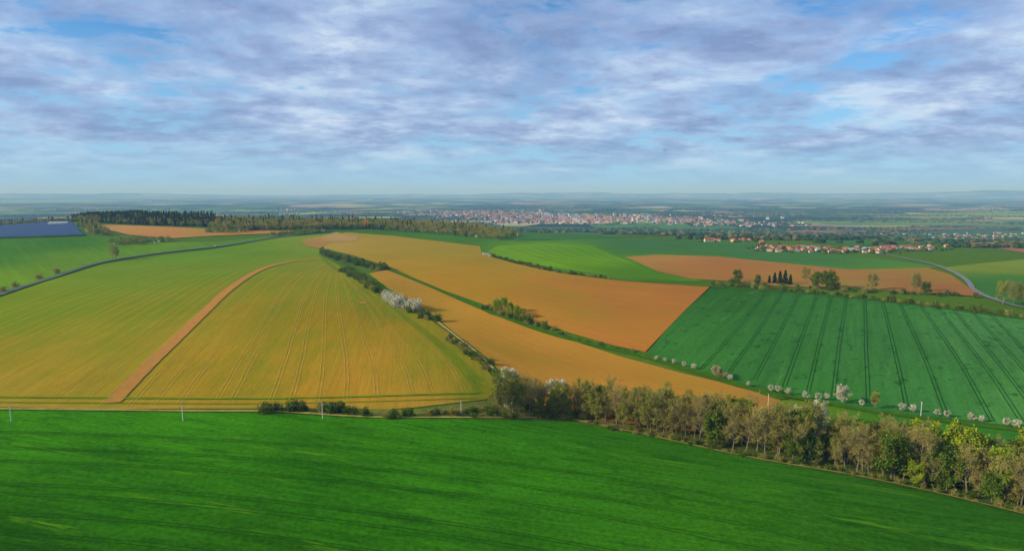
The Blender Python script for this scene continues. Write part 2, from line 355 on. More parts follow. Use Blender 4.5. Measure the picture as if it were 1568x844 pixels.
mb.obj('bare_soil_strip',[plain('bare_soil',kc((190,134,64)),.3,.3)])
mb=MB()
family(mb,[(1165,446),(1120,500),(1060,562)],[(1310,457),(1302,530),(1297,615)],6,.30,2,jit=.15)
family(mb,[(1310,457),(1302,530),(1297,615)],[(1420,469),(1490,560),(1545,650)],4,.36,2,1.9,jit=.15)
family(mb,[(1420,469),(1490,560),(1545,650)],[(1530,484),(1640,600),(1720,680)],4,.36,2,1.9,jit=.15)
mb.obj('tractor_tramlines',[mt_dark])
mb=MB()
family(mb,[(-400,640),(200,650),(700,680),(1100,735),(1560,830)],[(-400,860),(100,890),(400,940),(700,1000),(1000,1100)],9,.34,2,1.8,jit=.25)
mb.obj('tractor_tramlines',[mt_dg])
mb=MB()
family(mb,[(530,368),(700,388),(900,428),(1080,442)],[(600,408),(740,462),(870,505),(985,536)],9,.35,3,jit=.2)
family(mb,[(600,418),(750,485),(950,550),(1185,614)],[(590,434),(690,512),(850,600),(1050,650)],7,.32,3,jit=.2)
mb.obj('tractor_tramlines',[mt_soil])
mb=MB(); family(mb,[(765,380),(850,404),(950,424)],[(905,378),(960,403),(1070,430)],7,1.0,3,3)
mb.obj('tractor_tramlines',[plain('mown_line',kc((76,130,12)),.3,.2)])
asph=plain('asphalt',(.13,.135,.15),.2,.3); dirt=plain('dirt_track',kc((195,165,105)),.35,.3); verge=plain('verge_grass',kc((68,106,20)),.6,.25)
white=plain('white_paint',(.8,.8,.8),.05,.3)
mb=MB(); rp=[(-250,545),(-100,488),(0,452),(80,426),(150,404),(240,389),(330,379),(430,364),(500,355),(540,350)]
ribbon(mb,wpath(rp,90),12,2,2); ribbon(mb,wpath(rp,90),6,3,0); 
for s in (-2.8,2.8): ribbon(mb,wpath(rp,90),.15,4,1,s)
mb.obj('country_road',[asph,white,verge])
mb=MB(); rp=[(1300,383),(1360,392),(1425,405),(1460,418),(1482,432),(1493,446),(1530,462),(1600,478),(1800,505)]
ribbon(mb,wpath(rp,70),4.5,3,0); 
for s in (-2.1,2.1): ribbon(mb,wpath(rp,70),.15,4,1,s)
mb.obj('country_road',[plain('worn_asphalt',(.2,.2,.21),.15,.3),white])
mb=MB()
ribbon(mb,wpath([(505,390),(560,425),(610,455),(655,482),(690,510),(740,550),(775,590),(800,625)],60),5,3,1)
ribbon(mb,wpath([(655,482),(690,510),(740,550),(775,590)],40),1.8,4,0)
ribbon(mb,wpath([(500,383),(545,398),(600,416),(660,440),(740,474),(850,514),(990,547),(1130,590),(1200,613)],70),7,3,1)
ribbon(mb,wpath([(740,390),(850,416),(950,430),(1090,440),(1250,452),(1400,467),(1568,489),(1800,518)],70),8,3,1)
ribbon(mb,wpath([(990,545),(1130,592),(1230,612),(1330,630),(1480,650),(1568,661),(1750,690)],60),6,3,1)
mb.obj('farm_track',[dirt,verge])
mb=MB()
ribbon(mb,wpath([(-400,625),(0,628),(280,631),(420,632),(560,640),(700,641),(870,643),(960,662)],60),2.2,4,0)
ribbon(mb,wpath([(870,643),(960,661),(1150,702),(1300,728),(1420,753),(1568,789),(1800,850)],50),1.3,4,0)
mb.obj('field_margin_path',[plain('dry_margin',kc((165,152,75)),.7,.2)])
M_under=field_mat('undergrowth',0,.4,.4,.6,blotch=(95,85,40),bamt=.8,bscale=.2)
field('stream_bank_grass',[(640,628),(745,614),(775,590),(800,612),(900,640),(1000,656),(1120,668),(1190,675),(1330,695),(1450,715),(1568,745),(1800,800),(1850,860),(1568,790),(1420,754),(1300,729),(1150,703),(1050,680),(950,660),(870,645),(700,642),(410,632),(430,626)],2,M_under,[(700,635,(120,125,50)),(900,650,(110,105,50)),(1200,700,(85,100,36)),(1500,760,(80,105,36))])

# ------------------------------------------------------------------ vegetation prototypes
bark=plain('bark',(.20,.16,.115),.3,2,obj=True); twig=plain('twig',(.33,.245,.14),.25,1,obj=True)
L_bare=leafmat('buds',(.30,.20,.07),(.35,.30,.06)); L_bud=leafmat('budding_leaves',(.27,.29,.035),(.36,.31,.06))
L_green=leafmat('spring_leaves',(.11,.20,.02),(.19,.27,.02)); L_dark=leafmat('dark_leaves',(.045,.085,.012),(.09,.13,.015))
L_yel=leafmat('yellow_green_leaves',(.46,.45,.02),(.30,.38,.02)); L_bl=leafmat('blossom',(.76,.72,.60),(.64,.61,.48))
L_con=leafmat('needles',(.018,.042,.011),(.035,.075,.015)); L_pink=leafmat('pinkish_blossom',(.5,.36,.26),(.42,.38,.20))
TM=[bark,twig]
def leaves(mb,P,s,rng,m):
    n=len(P); a=rng.normal(size=(n,3));a/=np.linalg.norm(a,axis=1,keepdims=True)
    c=rng.normal(size=(n,3)); b=np.cross(a,c);b/=np.linalg.norm(b,axis=1,keepdims=True)
    s=s*rng.uniform(.6,1.3,(n,1)); a=a*s;b=b*s*.75
    V=np.stack([P-a-b*.4,P-b+a*.2,P+a+b*.3,P+b-a*.2],1).reshape(-1,3)
    mb.add(V,np.arange(4*n).reshape(-1,4),m)
def tree(seed,H,R,base,limbs,subs,twigs,lpt,ls,mats,spread=.6,trunk=None,side=5):
    rng=np.random.default_rng(seed); mb=MB(); tr=trunk or H*.018
    p=np.array([0,0,-.5]);path=[p];nseg=6
    for i in range(nseg):
        p=p+np.array([rng.normal()*.02*H,rng.normal()*.02*H,(H*.82+.5)/nseg]);path.append(p)
    for i in range(nseg): mb.tube(path[i],path[i+1],tr*(1-i/nseg*.85),tr*(1-(i+1)/nseg*.85),side+1,0)
    path=np.array(path); pts=[]
    lump=rng.uniform(.65,1.2,8)
    for k in range(limbs):
        u=(k+rng.uniform(.1,.9))/limbs; h=H*(base+(.80-base)*u); f=(h+.5)/(H*.82+.5)*nseg; i=min(int(f),nseg-1)
        o=path[i]+(path[i+1]-path[i])*(f-i); az=k*2.4+rng.uniform(-.5,.5)
        prof=math.sin(math.pi*min(1,.22+.7*u))**.6*lump[int(az/6.283*8)%8]*lump[k%8]**.5
        Lh=R*prof; up=(.35+.9*u)*Lh+H*.05; e=o+np.array([math.cos(az)*Lh,math.sin(az)*Lh,up])
        e[2]=min(e[2],H*.99); mid=(o+e)/2+np.array([0,0,-.06*Lh])+rng.normal(size=3)*.04*R; r=tr*.42*(1-.5*u)
        mb.tube(o,mid,r,r*.7,4,0); mb.tube(mid,e,r*.7,r*.25,3,1)
        for s in range(subs):
            t=rng.uniform(.35,1); q=o+(mid-o)*t*2 if t<.5 else mid+(e-mid)*(t-.5)*2
            d=(e-o);d/=np.linalg.norm(d)+1e-6; d=d+rng.normal(size=3)*.7;d[2]+=.35;d/=np.linalg.norm(d); l=R*rng.uniform(.25,.5)
            q2=q+d*l; mb.tube(q,q2,r*.3,r*.12,3,1)
            for w in range(twigs):
                t=rng.uniform(.3,1);q3=q+(q2-q)*t;d2=d+rng.normal(size=3)*.7;d2/=np.linalg.norm(d2);q4=q3+d2*R*rng.uniform(.12,.28)
                mb.tube(q3,q4,max(r*.13,.025),.015,3,1); pts.append((q3+q4)/2);pts.append(q4)
    pts=np.array(pts)
    if lpt>0:
        P=np.repeat(pts,lpt,0); P=P+rng.normal(size=P.shape)*spread; P[:,2]=np.maximum(P[:,2],.4)
        cl=rng.integers(0,len(mats),len(pts)); cl=np.repeat(cl,lpt)
        for mi in range(len(mats)):
            sel=P[cl==mi]
            if len(sel): leaves(mb,sel,ls,rng,2+mi)
    return mb,TM+list(mats)
def bush(seed,H,R,n,ls,mats):
    rng=np.random.default_rng(seed); mb=MB(); cen=[]
    for k in range(10):
        az=rng.uniform(0,6.28);rr=R*rng.uniform(.1,.8);e=np.array([math.cos(az)*rr,math.sin(az)*rr,H*rng.uniform(.4,.95)*(1-.35*rr/R)])
        mb.tube((e[0]*.2,e[1]*.2,-.3),e,.07,.02,3,0); cen.append(e); cen.append(e*[.9,.9,.5])
        for s in range(4): mb.tube(e*[.8,.8,.7],e+rng.normal(size=3)*R*.28,.03,.012,3,1)
    cen=np.array(cen); P=cen[rng.integers(0,len(cen),n)]+rng.normal(size=(n,3))*R*.2; P[:,2]=np.maximum(P[:,2],.1)
    cl=rng.integers(0,len(mats),n)
    for mi in range(len(mats)): leaves(mb,P[cl==mi],ls,rng,2+mi)
    return mb,TM+list(mats)
def conifer(seed,H,R):
    rng=np.random.default_rng(seed); mb=MB(); mb.tube((0,0,-.5),(0,0,H),H*.016,.03,6,0)
    P=[]
    for k in range(22):
        u=k/22;h=H*(.1+.88*u);rr=R*(1-u)**.8*rng.uniform(.8,1.15)+.2
        for j in range(8):
            az=rng.uniform(0,6.28);e=np.array([math.cos(az)*rr,math.sin(az)*rr,h-rr*.25]);mb.tube((0,0,h),e,.06,.02,3,1)
            for t in np.linspace(.25,1,7): P.append(np.array([0,0,h])*(1-t)+e*t+rng.normal(size=3)*.15*R*.5)
    leaves(mb,np.array(P),.42*R/2.5,rng,2); return mb,TM+[L_con]
PR={}
def proto(kind,name,res): PR.setdefault(kind,[]).append((name,res[0].obj(name,res[1],link=False),res[0]))
for s in range(4): proto('bare','bare_deciduous_tree',tree(10+s,16,3.9,.22,16,5,5,2,.16,[L_bare,L_bud],.35))
for s in range(3): proto('bud','budding_tree',tree(20+s,15,4.1,.18,15,5,4,5,.24,[L_bud,L_bare,L_green],.45))
for s in range(3): proto('green','leafy_tree',tree(30+s,13,4.6,.12,13,5,4,9,.32,[L_green,L_dark],.6))
for s in range(2): proto('yel','willow_tree',tree(40+s,14,4.8,.12,13,5,4,9,.32,[L_yel,L_yel,L_green],.6))
for s in range(2): proto('blo','blossoming_cherry_tree',tree(50+s,10,3.8,.15,12,5,4,8,.26,[L_bl,L_bl,L_bud],.5))
for s in range(2): proto('sblo','blossoming_fruit_tree',tree(60+s,4,1.7,.25,9,4,3,9,.16,[L_bl,L_bl,L_bl,L_bud],.22,trunk=.09))
proto('pink','blossoming_plum_tree',tree(66,6,3.0,.15,10,4,4,9,.24,[L_pink,L_pink,L_bud],.4))
for s in range(2): proto('con','spruce_tree',conifer(70+s,17,3.9))
for s in range(3): proto('bg','green_shrub',bush(80+s,3.6,2.6,700,.26,[L_green,L_dark,L_dark]))
for s in range(2): proto('bb','brown_shrub',bush(90+s,3.2,2.3,420,.2,[L_bare,L_bud,L_bud]))
for s in range(1): proto('bw','blackthorn_shrub',bush(95+s,4.6,3.2,900,.26,[L_bl,L_bl,L_bl,L_bud]))
def put(kind,x,y,sc=1,zs=1):
    nm,me,_=random.choice(PR[kind])
    o=bpy.data.objects.new(nm,me); scene.collection.objects.link(o)
    o.location=(x,y,float(hgt(x,y))); o.rotation_euler=(0,0,random.uniform(0,6.28)); o.scale=(sc,sc,sc*zs); return o
HH={'bare':16,'bud':15,'green':13,'yel':14,'blo':10,'sblo':4.6,'pink':6,'con':17,'bg':3.8,'bb':3.4,'bw':4.8}
def putp(kind,px,py,hpx):
    x,y=gp(px,py); return put(kind,x,y,hpx*math.hypot(x,y)/FOC/HH[kind])
beltpx=[(760,634),(870,640),(1000,664),(1150,696),(1300,722),(1420,748),(1568,782),(1750,828),(1750,765),(1568,738),(1450,712),(1330,692),(1200,672),(1100,657),(1000,645),(900,630),(790,614)]
BP=boundary(beltpx,30); lo,hi=np.array(BP).min(0),np.array(BP).max(0); placed=[]; tries=0
while tries<16000 and len(placed)<480:
    tries+=1; x=random.uniform(lo[0],hi[0]);y=random.uniform(lo[1],hi[1])
    if not pip(x,y,BP): continue
    if any((x-a)**2+(y-b)**2<3.6**2 for a,b in placed): continue
    placed.append((x,y))
    f=x/(y+1e-6)
    if f<.28: kind=random.choices(['bare','bud','green','bb'],[6,5,.3,.6])[0]
    elif f<.5: kind=random.choices(['bare','bud','green','blo','con','bb'],[5,5,1.0,.25,.15,1])[0]
    else: kind=random.choices(['bare','bud','green','yel','bb'],[4,4,2.6,.6,1.2])[0]
    put(kind,x,y,random.choice([random.uniform(.5,.8),random.uniform(.8,1.2),random.uniform(.95,1.3)])*(.92 if f<.1 else 1.0),random.uniform(.95,1.15))
for q in ((780,600,34,'blo'),(853,622,38,'blo'),(778,628,24,'blo'),(1250,655,34,'blo'),(1220,650,24,'blo'),(1413,715,58,'yel'),(1465,735,66,'yel'),(1490,740,60,'yel'),(1365,735,60,'green'),(1240,710,55,'con'),(1385,690,34,'green'),(1568,720,50,'yel'),(1435,745,50,'green')):
    putp(q[3],q[0],q[1],q[2])
def hedge(name,items):
    mb=MB(); mats=[];idx={}
    for kind,x,y,sc in items:
        nm,me,src=random.choice(PR[kind]); V,Q,M=src.get(); remap=[]
        for m in me.materials:
            if m.name not in idx: idx[m.name]=len(mats); mats.append(m)
            remap.append(idx[m.name])
        a=random.uniform(0,6.28);c,s=math.cos(a),math.sin(a); zs=random.uniform(.8,1.2)
        P=np.column_stack([(V[:,0]*c-V[:,1]*s)*sc+x,(V[:,0]*s+V[:,1]*c)*sc+y,V[:,2]*sc*zs+float(hgt(x,y))])
        mb.add(P,Q,np.array(remap)[M])
    return mb.obj(name,mats)
def along(px,spacing,kinds,wts,smin,smax,jit=1.5,n=200):
    W=wpath(px,n); d=np.concatenate([[0],np.cumsum(np.linalg.norm(np.diff(W,axis=0),axis=1))]); out=[];s=0
    while s<d[-1]:
        x=np.interp(s,d,W[:,0])+random.gauss(0,jit);y=np.interp(s,d,W[:,1])+random.gauss(0,jit)
        out.append((random.choices(kinds,wts)[0],x,y,random.uniform(smin,smax))); s+=spacing*random.uniform(.6,1.4)
    return out
hedge('hedgerow',along([(495,389),(520,397),(560,408),(592,415)],4,['bg','bb'],[5,1.5],1.3,2.4,3.5))
hedge('hedgerow',along([(530,416),(550,429),(580,448),(600,460),(645,484),(662,492)],3.8,['bg','bb'],[5,1.5],1.1,2.0,2.5)+along([(590,459),(642,478)],3.4,['bw'],[1],1.4,2.3,3))
hedge('hedgerow',along([(690,522),(710,537),(735,554),(770,582)],3.6,['bg','bb'],[2,2],.7,1.4,1.8))
hedge('hedgerow',along([(742,472),(790,490),(850,507)],3,['bg','bb'],[4,2],.8,1.6,1.8)+along([(850,510),(900,525),(990,546)],5,['bg','bb'],[2,2],.4,.9))
for x,y,h in ((757,475,15),(770,479,22),(783,483,19),(800,488,15),(793,486,17),(763,477,18)): putp('yel',x,y,h)
hedge('hedgerow',along([(742,391),(800,406),(860,419),(935,428)],5,['bg','bb'],[5,1],1.0,1.7,1.8)+along([(741,391),(750,394)],8,['bw'],[1],1.0,1.5))
hedge('hedgerow',along([(1090,437),(1200,446),(1300,456),(1450,473),(1568,488),(1750,513)],4.5,['bg','bb'],[5,1],1.0,1.9,2))
hedge('hedgerow',along([(415,631),(470,630),(545,634)],2.2,['bg','bb'],[3,2],1.0,1.7,1.6)+along([(570,638),(600,638),(640,639)],2.4,['bg','bb'],[3,2],.9,1.5,1.5)+along([(648,637),(700,635),(760,631)],2.6,['bg','bb'],[2,3],.7,1.35,2))
hedge('undergrowth_shrubs',along([(700,638),(870,643),(960,662),(1150,700),(1300,725),(1420,751),(1568,786),(1750,830)],2.4,['bg','bb'],[2,3],.4,1.0,1.5)+along([(770,612),(900,636),(1000,652),(1200,680),(1400,705),(1568,740)],4,['bg','bb'],[2,3],.5,1.1,2.5))
for x,y,h in ((1005,552,7),(1018,555,7),(1032,558,8),(1047,562,8),(1062,566,9),(1118,583,9),(1146,592,8),(1180,600,10),(1192,602,11),(1207,605,10),(1233,611,11),(1252,612,10),(1266,613,10),(1319,622,9),(1381,630,11),(1398,632,11),(1436,638,10),(1450,640,10),(1487,645,11),(1503,647,9),(1541,653,11),(1557,656,11)): putp('sblo',x,y,h)
putp('blo',1288,617,22); putp('bud',1340,626,24); putp('pink',1097,579,15); putp('pink',1110,581,9)
for x,y,h in ((1186,434,16),(1194,436,20),(1202,436,21),(1210,437,16),(1178,434,12)): putp('con',x,y,h)
for x,y,h,k in ((1235,433,20,'bud'),(1130,432,16,'green'),(1340,446,26,'bare'),(1334,445,22,'bud'),(1398,447,27,'bare'),(1403,447,22,'bud'),(1268,441,14,'green'),(1160,435,12,'green'),(1535,466,28,'bud'),(1550,468,30,'bare'),(1560,468,26,'bud'),(1575,472,28,'bud'),(173,398,21,'bare'),(177,397,17,'bud')): putp(k,x,y,h)
hedge('hedgerow',along([(1120,433),(1200,439),(1290,446),(1360,450),(1450,453),(1500,457)],6,['bg','bb','green'],[4,2,.5],1.0,1.7,4))
for x,y in ((25,441),(60,428),(85,420),(8,448)): putp('bb',x,y,9)
def lowtree(rng,H,R,n,ls,kind):
    mb=MB(); mb.tube((0,0,-1),(0,0,H*.6),.25,.1,4,0)
    if kind=='con': u=rng.uniform(0,1,n)**1.3;rad=R*(1-u)*rng.uniform(.4,1,n);a=rng.uniform(0,6.28,n);P=np.stack([np.cos(a)*rad,np.sin(a)*rad,H*(.1+.85*u)],1)
    else:
        c=rng.normal(size=(7,3))*[R*.45,R*.45,H*.16]+[0,0,H*.62]; P=c[rng.integers(0,7,n)]+rng.normal(size=(n,3))*R*.28
    P[:,2]=np.clip(P[:,2],.5,H*1.05); leaves(mb,P,ls,rng,1); return mb.get()
LT={k:[lowtree(RNG,H,R,n,ls,k) for _ in range(5)] for k,H,R,n,ls in (('con',20,3.6,80,1.2),('bare',15,4.5,90,.8),('green',12,4.5,90,1.1),('blo',8,3.5,90,.7))}
LTm=dict(con=1,bare=2,green=3,blo=4)
def wood(name,polys,count,wts,smin=.7,smax=1.15,maxd=9e9,world=False):
    mb=MB()
    for poly,cnt in zip(polys,count):
        P=poly if world else boundary(poly,20)
        P=[(x*min(1,maxd/math.hypot(x,y)),y*min(1,maxd/math.hypot(x,y))) for x,y in P]
        lo,hi=np.array(P).min(0),np.array(P).max(0); c=0;tr=0
        while c<cnt and tr<cnt*40:
            tr+=1; x=random.uniform(lo[0],hi[0]);y=random.uniform(lo[1],hi[1])
            if not pip(x,y,P): continue
            c+=1;k=random.choices(list(wts),list(wts.values()))[0]; V,Q,M=random.choice(LT[k]); s=random.uniform(smin,smax)
            a=random.uniform(0,6.28);cc,ss=math.cos(a),math.sin(a)
            mb.add(np.column_stack([(V[:,0]*cc-V[:,1]*ss)*s+x,(V[:,0]*ss+V[:,1]*cc)*s+y,V[:,2]*s+float(hgt(x,y))]),Q,np.where(M==0,0,LTm[k]))
    return mb.obj(name,[bark,L_con,L_bare,L_green,L_bl])
wood('spruce_forest',[[(130,336),(200,335),(330,338),(330,349),(200,345),(145,342),(110,339)]],[2600],dict(con=5,bare=2.4,green=1.2),.7,1.3,2250)
wood('woodland_belt',[[(-1750,1780),(-1330,1830),(-1050,1850),(-1050,1960),(-1330,1960),(-1750,1900)]],[1300],dict(con=1.2,bare=6,green=2.5),.6,1.15,9e9,True)
wood('mixed_woodland',[[(130,341),(150,345),(150,352),(170,362),(140,362),(120,348)],[(300,340),(420,340),(560,342),(640,346),(560,352),(450,354),(330,355)],[(560,343),(700,346),(800,362),(766,369),(640,358),(560,352)]],[110,2200,1500],dict(con=1,bare=6,green=3,blo=.5),.6,1.2,2200)
wood('shrub_belt',[[(165,370),(260,366),(262,371),(200,377),(168,376)],[(315,354),(380,354),(380,358),(315,358)],[(410,360),(490,354),(500,357),(420,363)]],[150,90,90],dict(bare=2,green=5,blo=.4),.4,.75)

# ------------------------------------------------------------------ distant tree lines
def cubesphere():
    V=[];Q=[];idx={}
    def vid(p):
        if p not in idx:
            idx[p]=len(V); v=np.array(p,float); V.append(v/np.linalg.norm(v))
        return idx[p]
    for ax in range(3):
        for sg in (-1,1):
            for a in (-1,0):
                for b in (-1,0):
                    c=[(a,b),(a+1,b),(a+1,b+1),(a,b+1)]
                    if sg<0: c=c[::-1]
                    q=[]
                    for u,v in c:
                        p=[0,0,0];p[ax]=sg;p[(ax+1)%3]=u;p[(ax+2)%3]=v;q.append(vid(tuple(p)))
                    Q.append(q)
    return np.array(V),np.array(Q)
CV,CQ=cubesphere()
def lumps(mb,xs,ys,sx,sz,m=0):
    hs=hgt(np.array(xs),np.array(ys))
    for x,y,h in zip(xs,ys,hs):
        k=random.uniform(.6,1.3); V=CV*(1+RNG.uniform(-.28,.28,(len(CV),1)))*[sx*k,sx*k*.8,sz*k]
        a=random.uniform(0,6.28);c,s=math.cos(a),math.sin(a)
        mb.add(np.column_stack([V[:,0]*c-V[:,1]*s+x,V[:,0]*s+V[:,1]*c+y,V[:,2]+float(h)+sz*.5]),CQ,m if np.isscalar(m) else random.choice(m))
mb=MB()
for k in range(260):
    r=random.uniform(2300,11000)*random.uniform(.7,1.2); az=random.uniform(-.68,.68); x0,y0=r*math.sin(az),r*math.cos(az)
    if r<3000 and az<0.05: continue
    th=random.gauss(0,.35); Ln=random.uniform(200,1300); n=int(Ln/16); t=np.linspace(0,Ln,n)
    w=random.choice([6,6,10,40]); lumps(mb,x0+t*math.cos(th)+RNG.normal(size=n)*w,y0+t*math.sin(th)+RNG.normal(size=n)*w,11,7,[0,0,1])
mb.obj('distant_tree_lines',[plain('distant_foliage',(.03,.06,.018),.5,.03),plain('distant_budding_foliage',(.12,.11,.04),.5,.03)])

# ------------------------------------------------------------------ town, village
wall=[plain('render_cream',(.60,.50,.37),.1,.05),plain('render_white',(.74,.70,.64),.1,.05),plain('render_ochre',(.68,.40,.22),.1,.05),plain('render_grey',(.38,.36,.34),.1,.05)]
roof=[plain('roof_red_tile',(.40,.12,.065),.3,.05),plain('roof_brown_tile',(.24,.11,.07),.3,.05),plain('roof_grey_sheet',(.26,.27,.29),.2,.05)]
glass=plain('window_glass',(.05,.07,.09),.2,.1,rough=.2,spec=.5)
BM=wall+roof+[glass,plain('garden_trees',(.05,.09,.02),.5,.05)]
def settlement(name,regs,win=False):
    mb=MB()
    for (cx,cy,sx,sy,n,big,sc) in regs:
        PX=np.array([(random.gauss(cx,sx),cy+max(-2*sy,min(2*sy,random.gauss(0,sy)))) for _ in range(n)]); G=gpN(PX); Z=hgt(G[:,0],G[:,1])
        for (x,y),z in zip(G,Z):
            L=random.uniform(10,17)*sc;W=random.uniform(8,11)*sc;H=random.uniform(3.5,6.5)*sc
            if random.random()<big: L*=1.6;H*=1.4
            mb.house(x,y,z,L,W,H,random.uniform(2.8,4.8)*sc,random.choice([0,.3,1.57,1.87,-.4])+random.gauss(0,.1),random.choices([0,1,2,3],[5,3,2,2])[0],4+random.choices([0,1,2],[5,3,2])[0],7 if win else None)
            q=3 if win else 1
            lumps(mb,[x+random.gauss(0,20) for _ in range(q)],[y-8+random.gauss(0,18) for _ in range(q)],6*sc,4.6*sc,8)
    return mb.obj(name,BM)
settlement('distant_town_houses',[(760,329,50,2.5,240,.5,1.45),(820,337,60,3,280,.4,1.35),(900,338,65,3,220,.3,1.35),(1060,341,45,2.5,110,.3,1.15),(690,328,35,2,80,.3,1.4),(1150,344,40,2,50,.2,1.1),(970,335,60,2.5,90,.6,1.5)])
settlement('village_houses',[(1290,384,50,1.8,62,.05,.7),(1215,381,20,1.3,18,.05,.7),(1390,381,30,1.6,26,.05,.7),(1500,362,60,2.5,60,.1,.9),(1130,371,30,1,8,.1,.9),(440,322,12,1,16,.2,1.4),(280,308,50,1,50,.5,2.4)],True)
for i,(px,py,n,H,L,wm) in enumerate([(905,334,5,28,56,2),(880,334,4,28,52,1),(925,334,3,30,42,2),(838,331,4,26,56,1),(862,333,4,24,52,1),(953,332,2,38,22,1),(990,334,3,22,48,1),(1015,337,3,20,54,0),(815,329,3,22,54,0),(1190,336,2,20,24,1),(785,341,3,20,50,0),(890,339,4,20,54,1),(970,337,3,24,46,2)]):
    for k in range(n):
        mb=MB(); x,y=gp(px+random.gauss(0,9),py+random.gauss(0,1.2)); z=float(hgt(x,y)); rot=random.choice([0,.3,.1,-.2]);W=13
        mb.box((x,y,z+H/2),(L/2,W/2,H/2),wm,rot); mb.box((x,y,z+H+1),(L*.08,W*.25,1.6),3,rot); mb.box((x,y,z+H+.2),(L/2+.4,W/2+.4,.3),3,rot)
        cs,sn=math.cos(rot),math.sin(rot)
        for fl in range(int(H/3)):
            yy=-W/2-.15; zz=z+fl*3+1.6; x1,x2=-L/2+2,L/2-2
            mb.add([(x+a*cs-yy*sn,y+a*sn+yy*cs,b) for a,b in ((x1,zz-.5),(x2,zz-.5),(x2,zz+.5),(x1,zz+.5))],[(0,1,2,3)],7)
        mb.obj('apartment_block',BM)
mb=MB(); x,y=gp(712,330); z=float(hgt(x,y)); mb.house(x+20,y,z,50,20,18,14,0,0,4,7); mb.box((x-10,y,z+22),(6,6,22),0); mb.box((x-10,y,z+52),(6.5,6.5,8),5,0,(.05,.05)); mb.obj('church',BM)
mb=MB(); x,y=gp(561,351); z=float(hgt(x,y))
for a in (-1,1):
    for b in (-1,1): mb.tube((x+a*4,y+b*4,z-1),(x+a*3,y+b*3,z+22),.5,.4,6,0)
for h in (4,8,12,16,20,22): mb.box((x,y,z+h),(4.3-h*.05,4.3-h*.05,.3),0)
for h in (4,8,12,16,20):
    for a in (-1,1): mb.tube((x-4,y+a*3.8,z+h-4),(x+4,y+a*3.6,z+h),.15,.15,4,0); mb.box((x,y+a*3.6,z+h+1.1),(3.6,.08,.8),0)
mb.box((x,y,z+24.5),(4.6,4.6,1.6),1,0,(.1,.1)); mb.obj('wooden_lookout_tower',[plain('orange_timber',(.65,.28,.07),.2,1),roof[1]])
pan,nt,b=newmat('solar_panel',.3); b.inputs['Base Color'].default_value=(.025,.055,.13,1); b.inputs['Roughness'].default_value=.4
steel=plain('galvanised_steel',(.45,.46,.48),.1,1,rough=.5)
field('solar_farm_grass',[(-400,341),(0,340),(108,340),(132,362),(0,366),(-400,368)],2,M_far,[(0,350,(45,90,30))])
P=boundary([(-400,342),(0,341),(105,341),(126,361),(0,365),(-400,367)],30); P=[(x*min(1,2150/math.hypot(x,y)),y*min(1,2150/math.hypot(x,y))) for x,y in P]
lo,hi=np.array(P).min(0),np.array(P).max(0); mb=MB()
yy=lo[1]
while yy<hi[1]:
    xx=lo[0]
    while xx<hi[0]:
        if pip(xx+6,yy,P):
            z0=float(hgt(xx,yy)); z1=float(hgt(xx+11.5,yy)); b0=.8;t0=3.4
            mb.add([(xx,yy-2.6,z0+b0+.9),(xx+11.5,yy-2.6,z1+b0+.9),(xx+11.5,yy+2.6,z1+t0+.9),(xx,yy+2.6,z0+t0+.9)],[(0,1,2,3)],0)
            mb.box((xx+3,yy,z0+1.2),(.08,.08,1.6),1); mb.box((xx+9,yy,z0+1.2),(.08,.08,1.6),1)
        xx+=12
    yy+=10
mb.obj('solar_farm',[pan,steel])
x,y=gp(90,345); mb=MB(); mb.house(x,y,float(hgt(x,y)),42,12,6,2,.1,1,0,2); mb.obj('white_farm_building',[steel,white,glass])

# ------------------------------------------------------------------ utility poles, car, bird
conc=plain('concrete_pole',(.62,.6,.56),.15,2); insul=plain('insulator',(.25,.12,.08),.1,1,rough=.3,spec=.4)
tops=[]
for px,py in [(17,646),(280,645),(494,642),(706,637),(1410,637),(1176,625)]:
    x,y=gp(px,py); z=float(hgt(x,y)); mb=MB(); H=7.6
    mb.tube((0,0,-.5),(0,0,H),.2,.12,10,0); mb.box((0,0,H-.5),(1.1,.07,.08),1); 
    mb.tube((-.7,0,H-.5),(0,0,H-1.4),.03,.03,4,1); mb.tube((.7,0,H-.5),(0,0,H-1.4),.03,.03,4,1)
    for a in (-1,0,1): mb.tube((a,0,H-.45+(.55 if a==0 else 0)),(a,0,H-.1+(.55 if a==0 else 0)),.07,.05,6,2)
    o=mb.obj('utility_pole',[conc,steel,insul]); o.location=(x,y,z); o.rotation_euler=(0,0,1.4)
    tops.append((x,y,z+H-.1))
mb=MB()
for a,b in zip(tops[:3],tops[1:4]):
    for s in (-1,1):
        prev=None
        for t in np.linspace(0,1,14):
            p=np.array(a)*(1-t)+np.array(b)*t; p[2]-=1.2*4*t*(1-t); p[1]+=s
            if prev is not None: mb.tube(prev,p,.012,.012,3,0)
            prev=p
mb.obj('power_lines',[steel])
x,y=gp(331,378.6); x2,y2=gp(345,376.5); an=math.atan2(y2-y,x2-x); mb=MB()
mb.box((0,0,.65),(2.3,.9,.35),0); mb.box((-.2,0,1.25),(1.3,.8,.28),1,0,(.75,.85)); mb.box((-.2,0,1.55),(.95,.68,.03),0)
for a in (-1.4,1.4):
    for b_ in (-.85,.85): mb.tube((a,b_-.1,.33),(a,b_+.1,.33),.33,.33,12,2)
o=mb.obj('white_car',[white,glass,plain('tyre',(.03,.03,.03),.1,2)]); o.location=(x,y,float(hgt(x,y)+lift(x,y,3))); o.rotation_euler=(0,0,an)
mb=MB(); mb.tube((-.25,0,0),(.1,0,0),.02,.09,6,0);mb.tube((.1,0,0),(.3,0,.02),.09,.02,6,0)
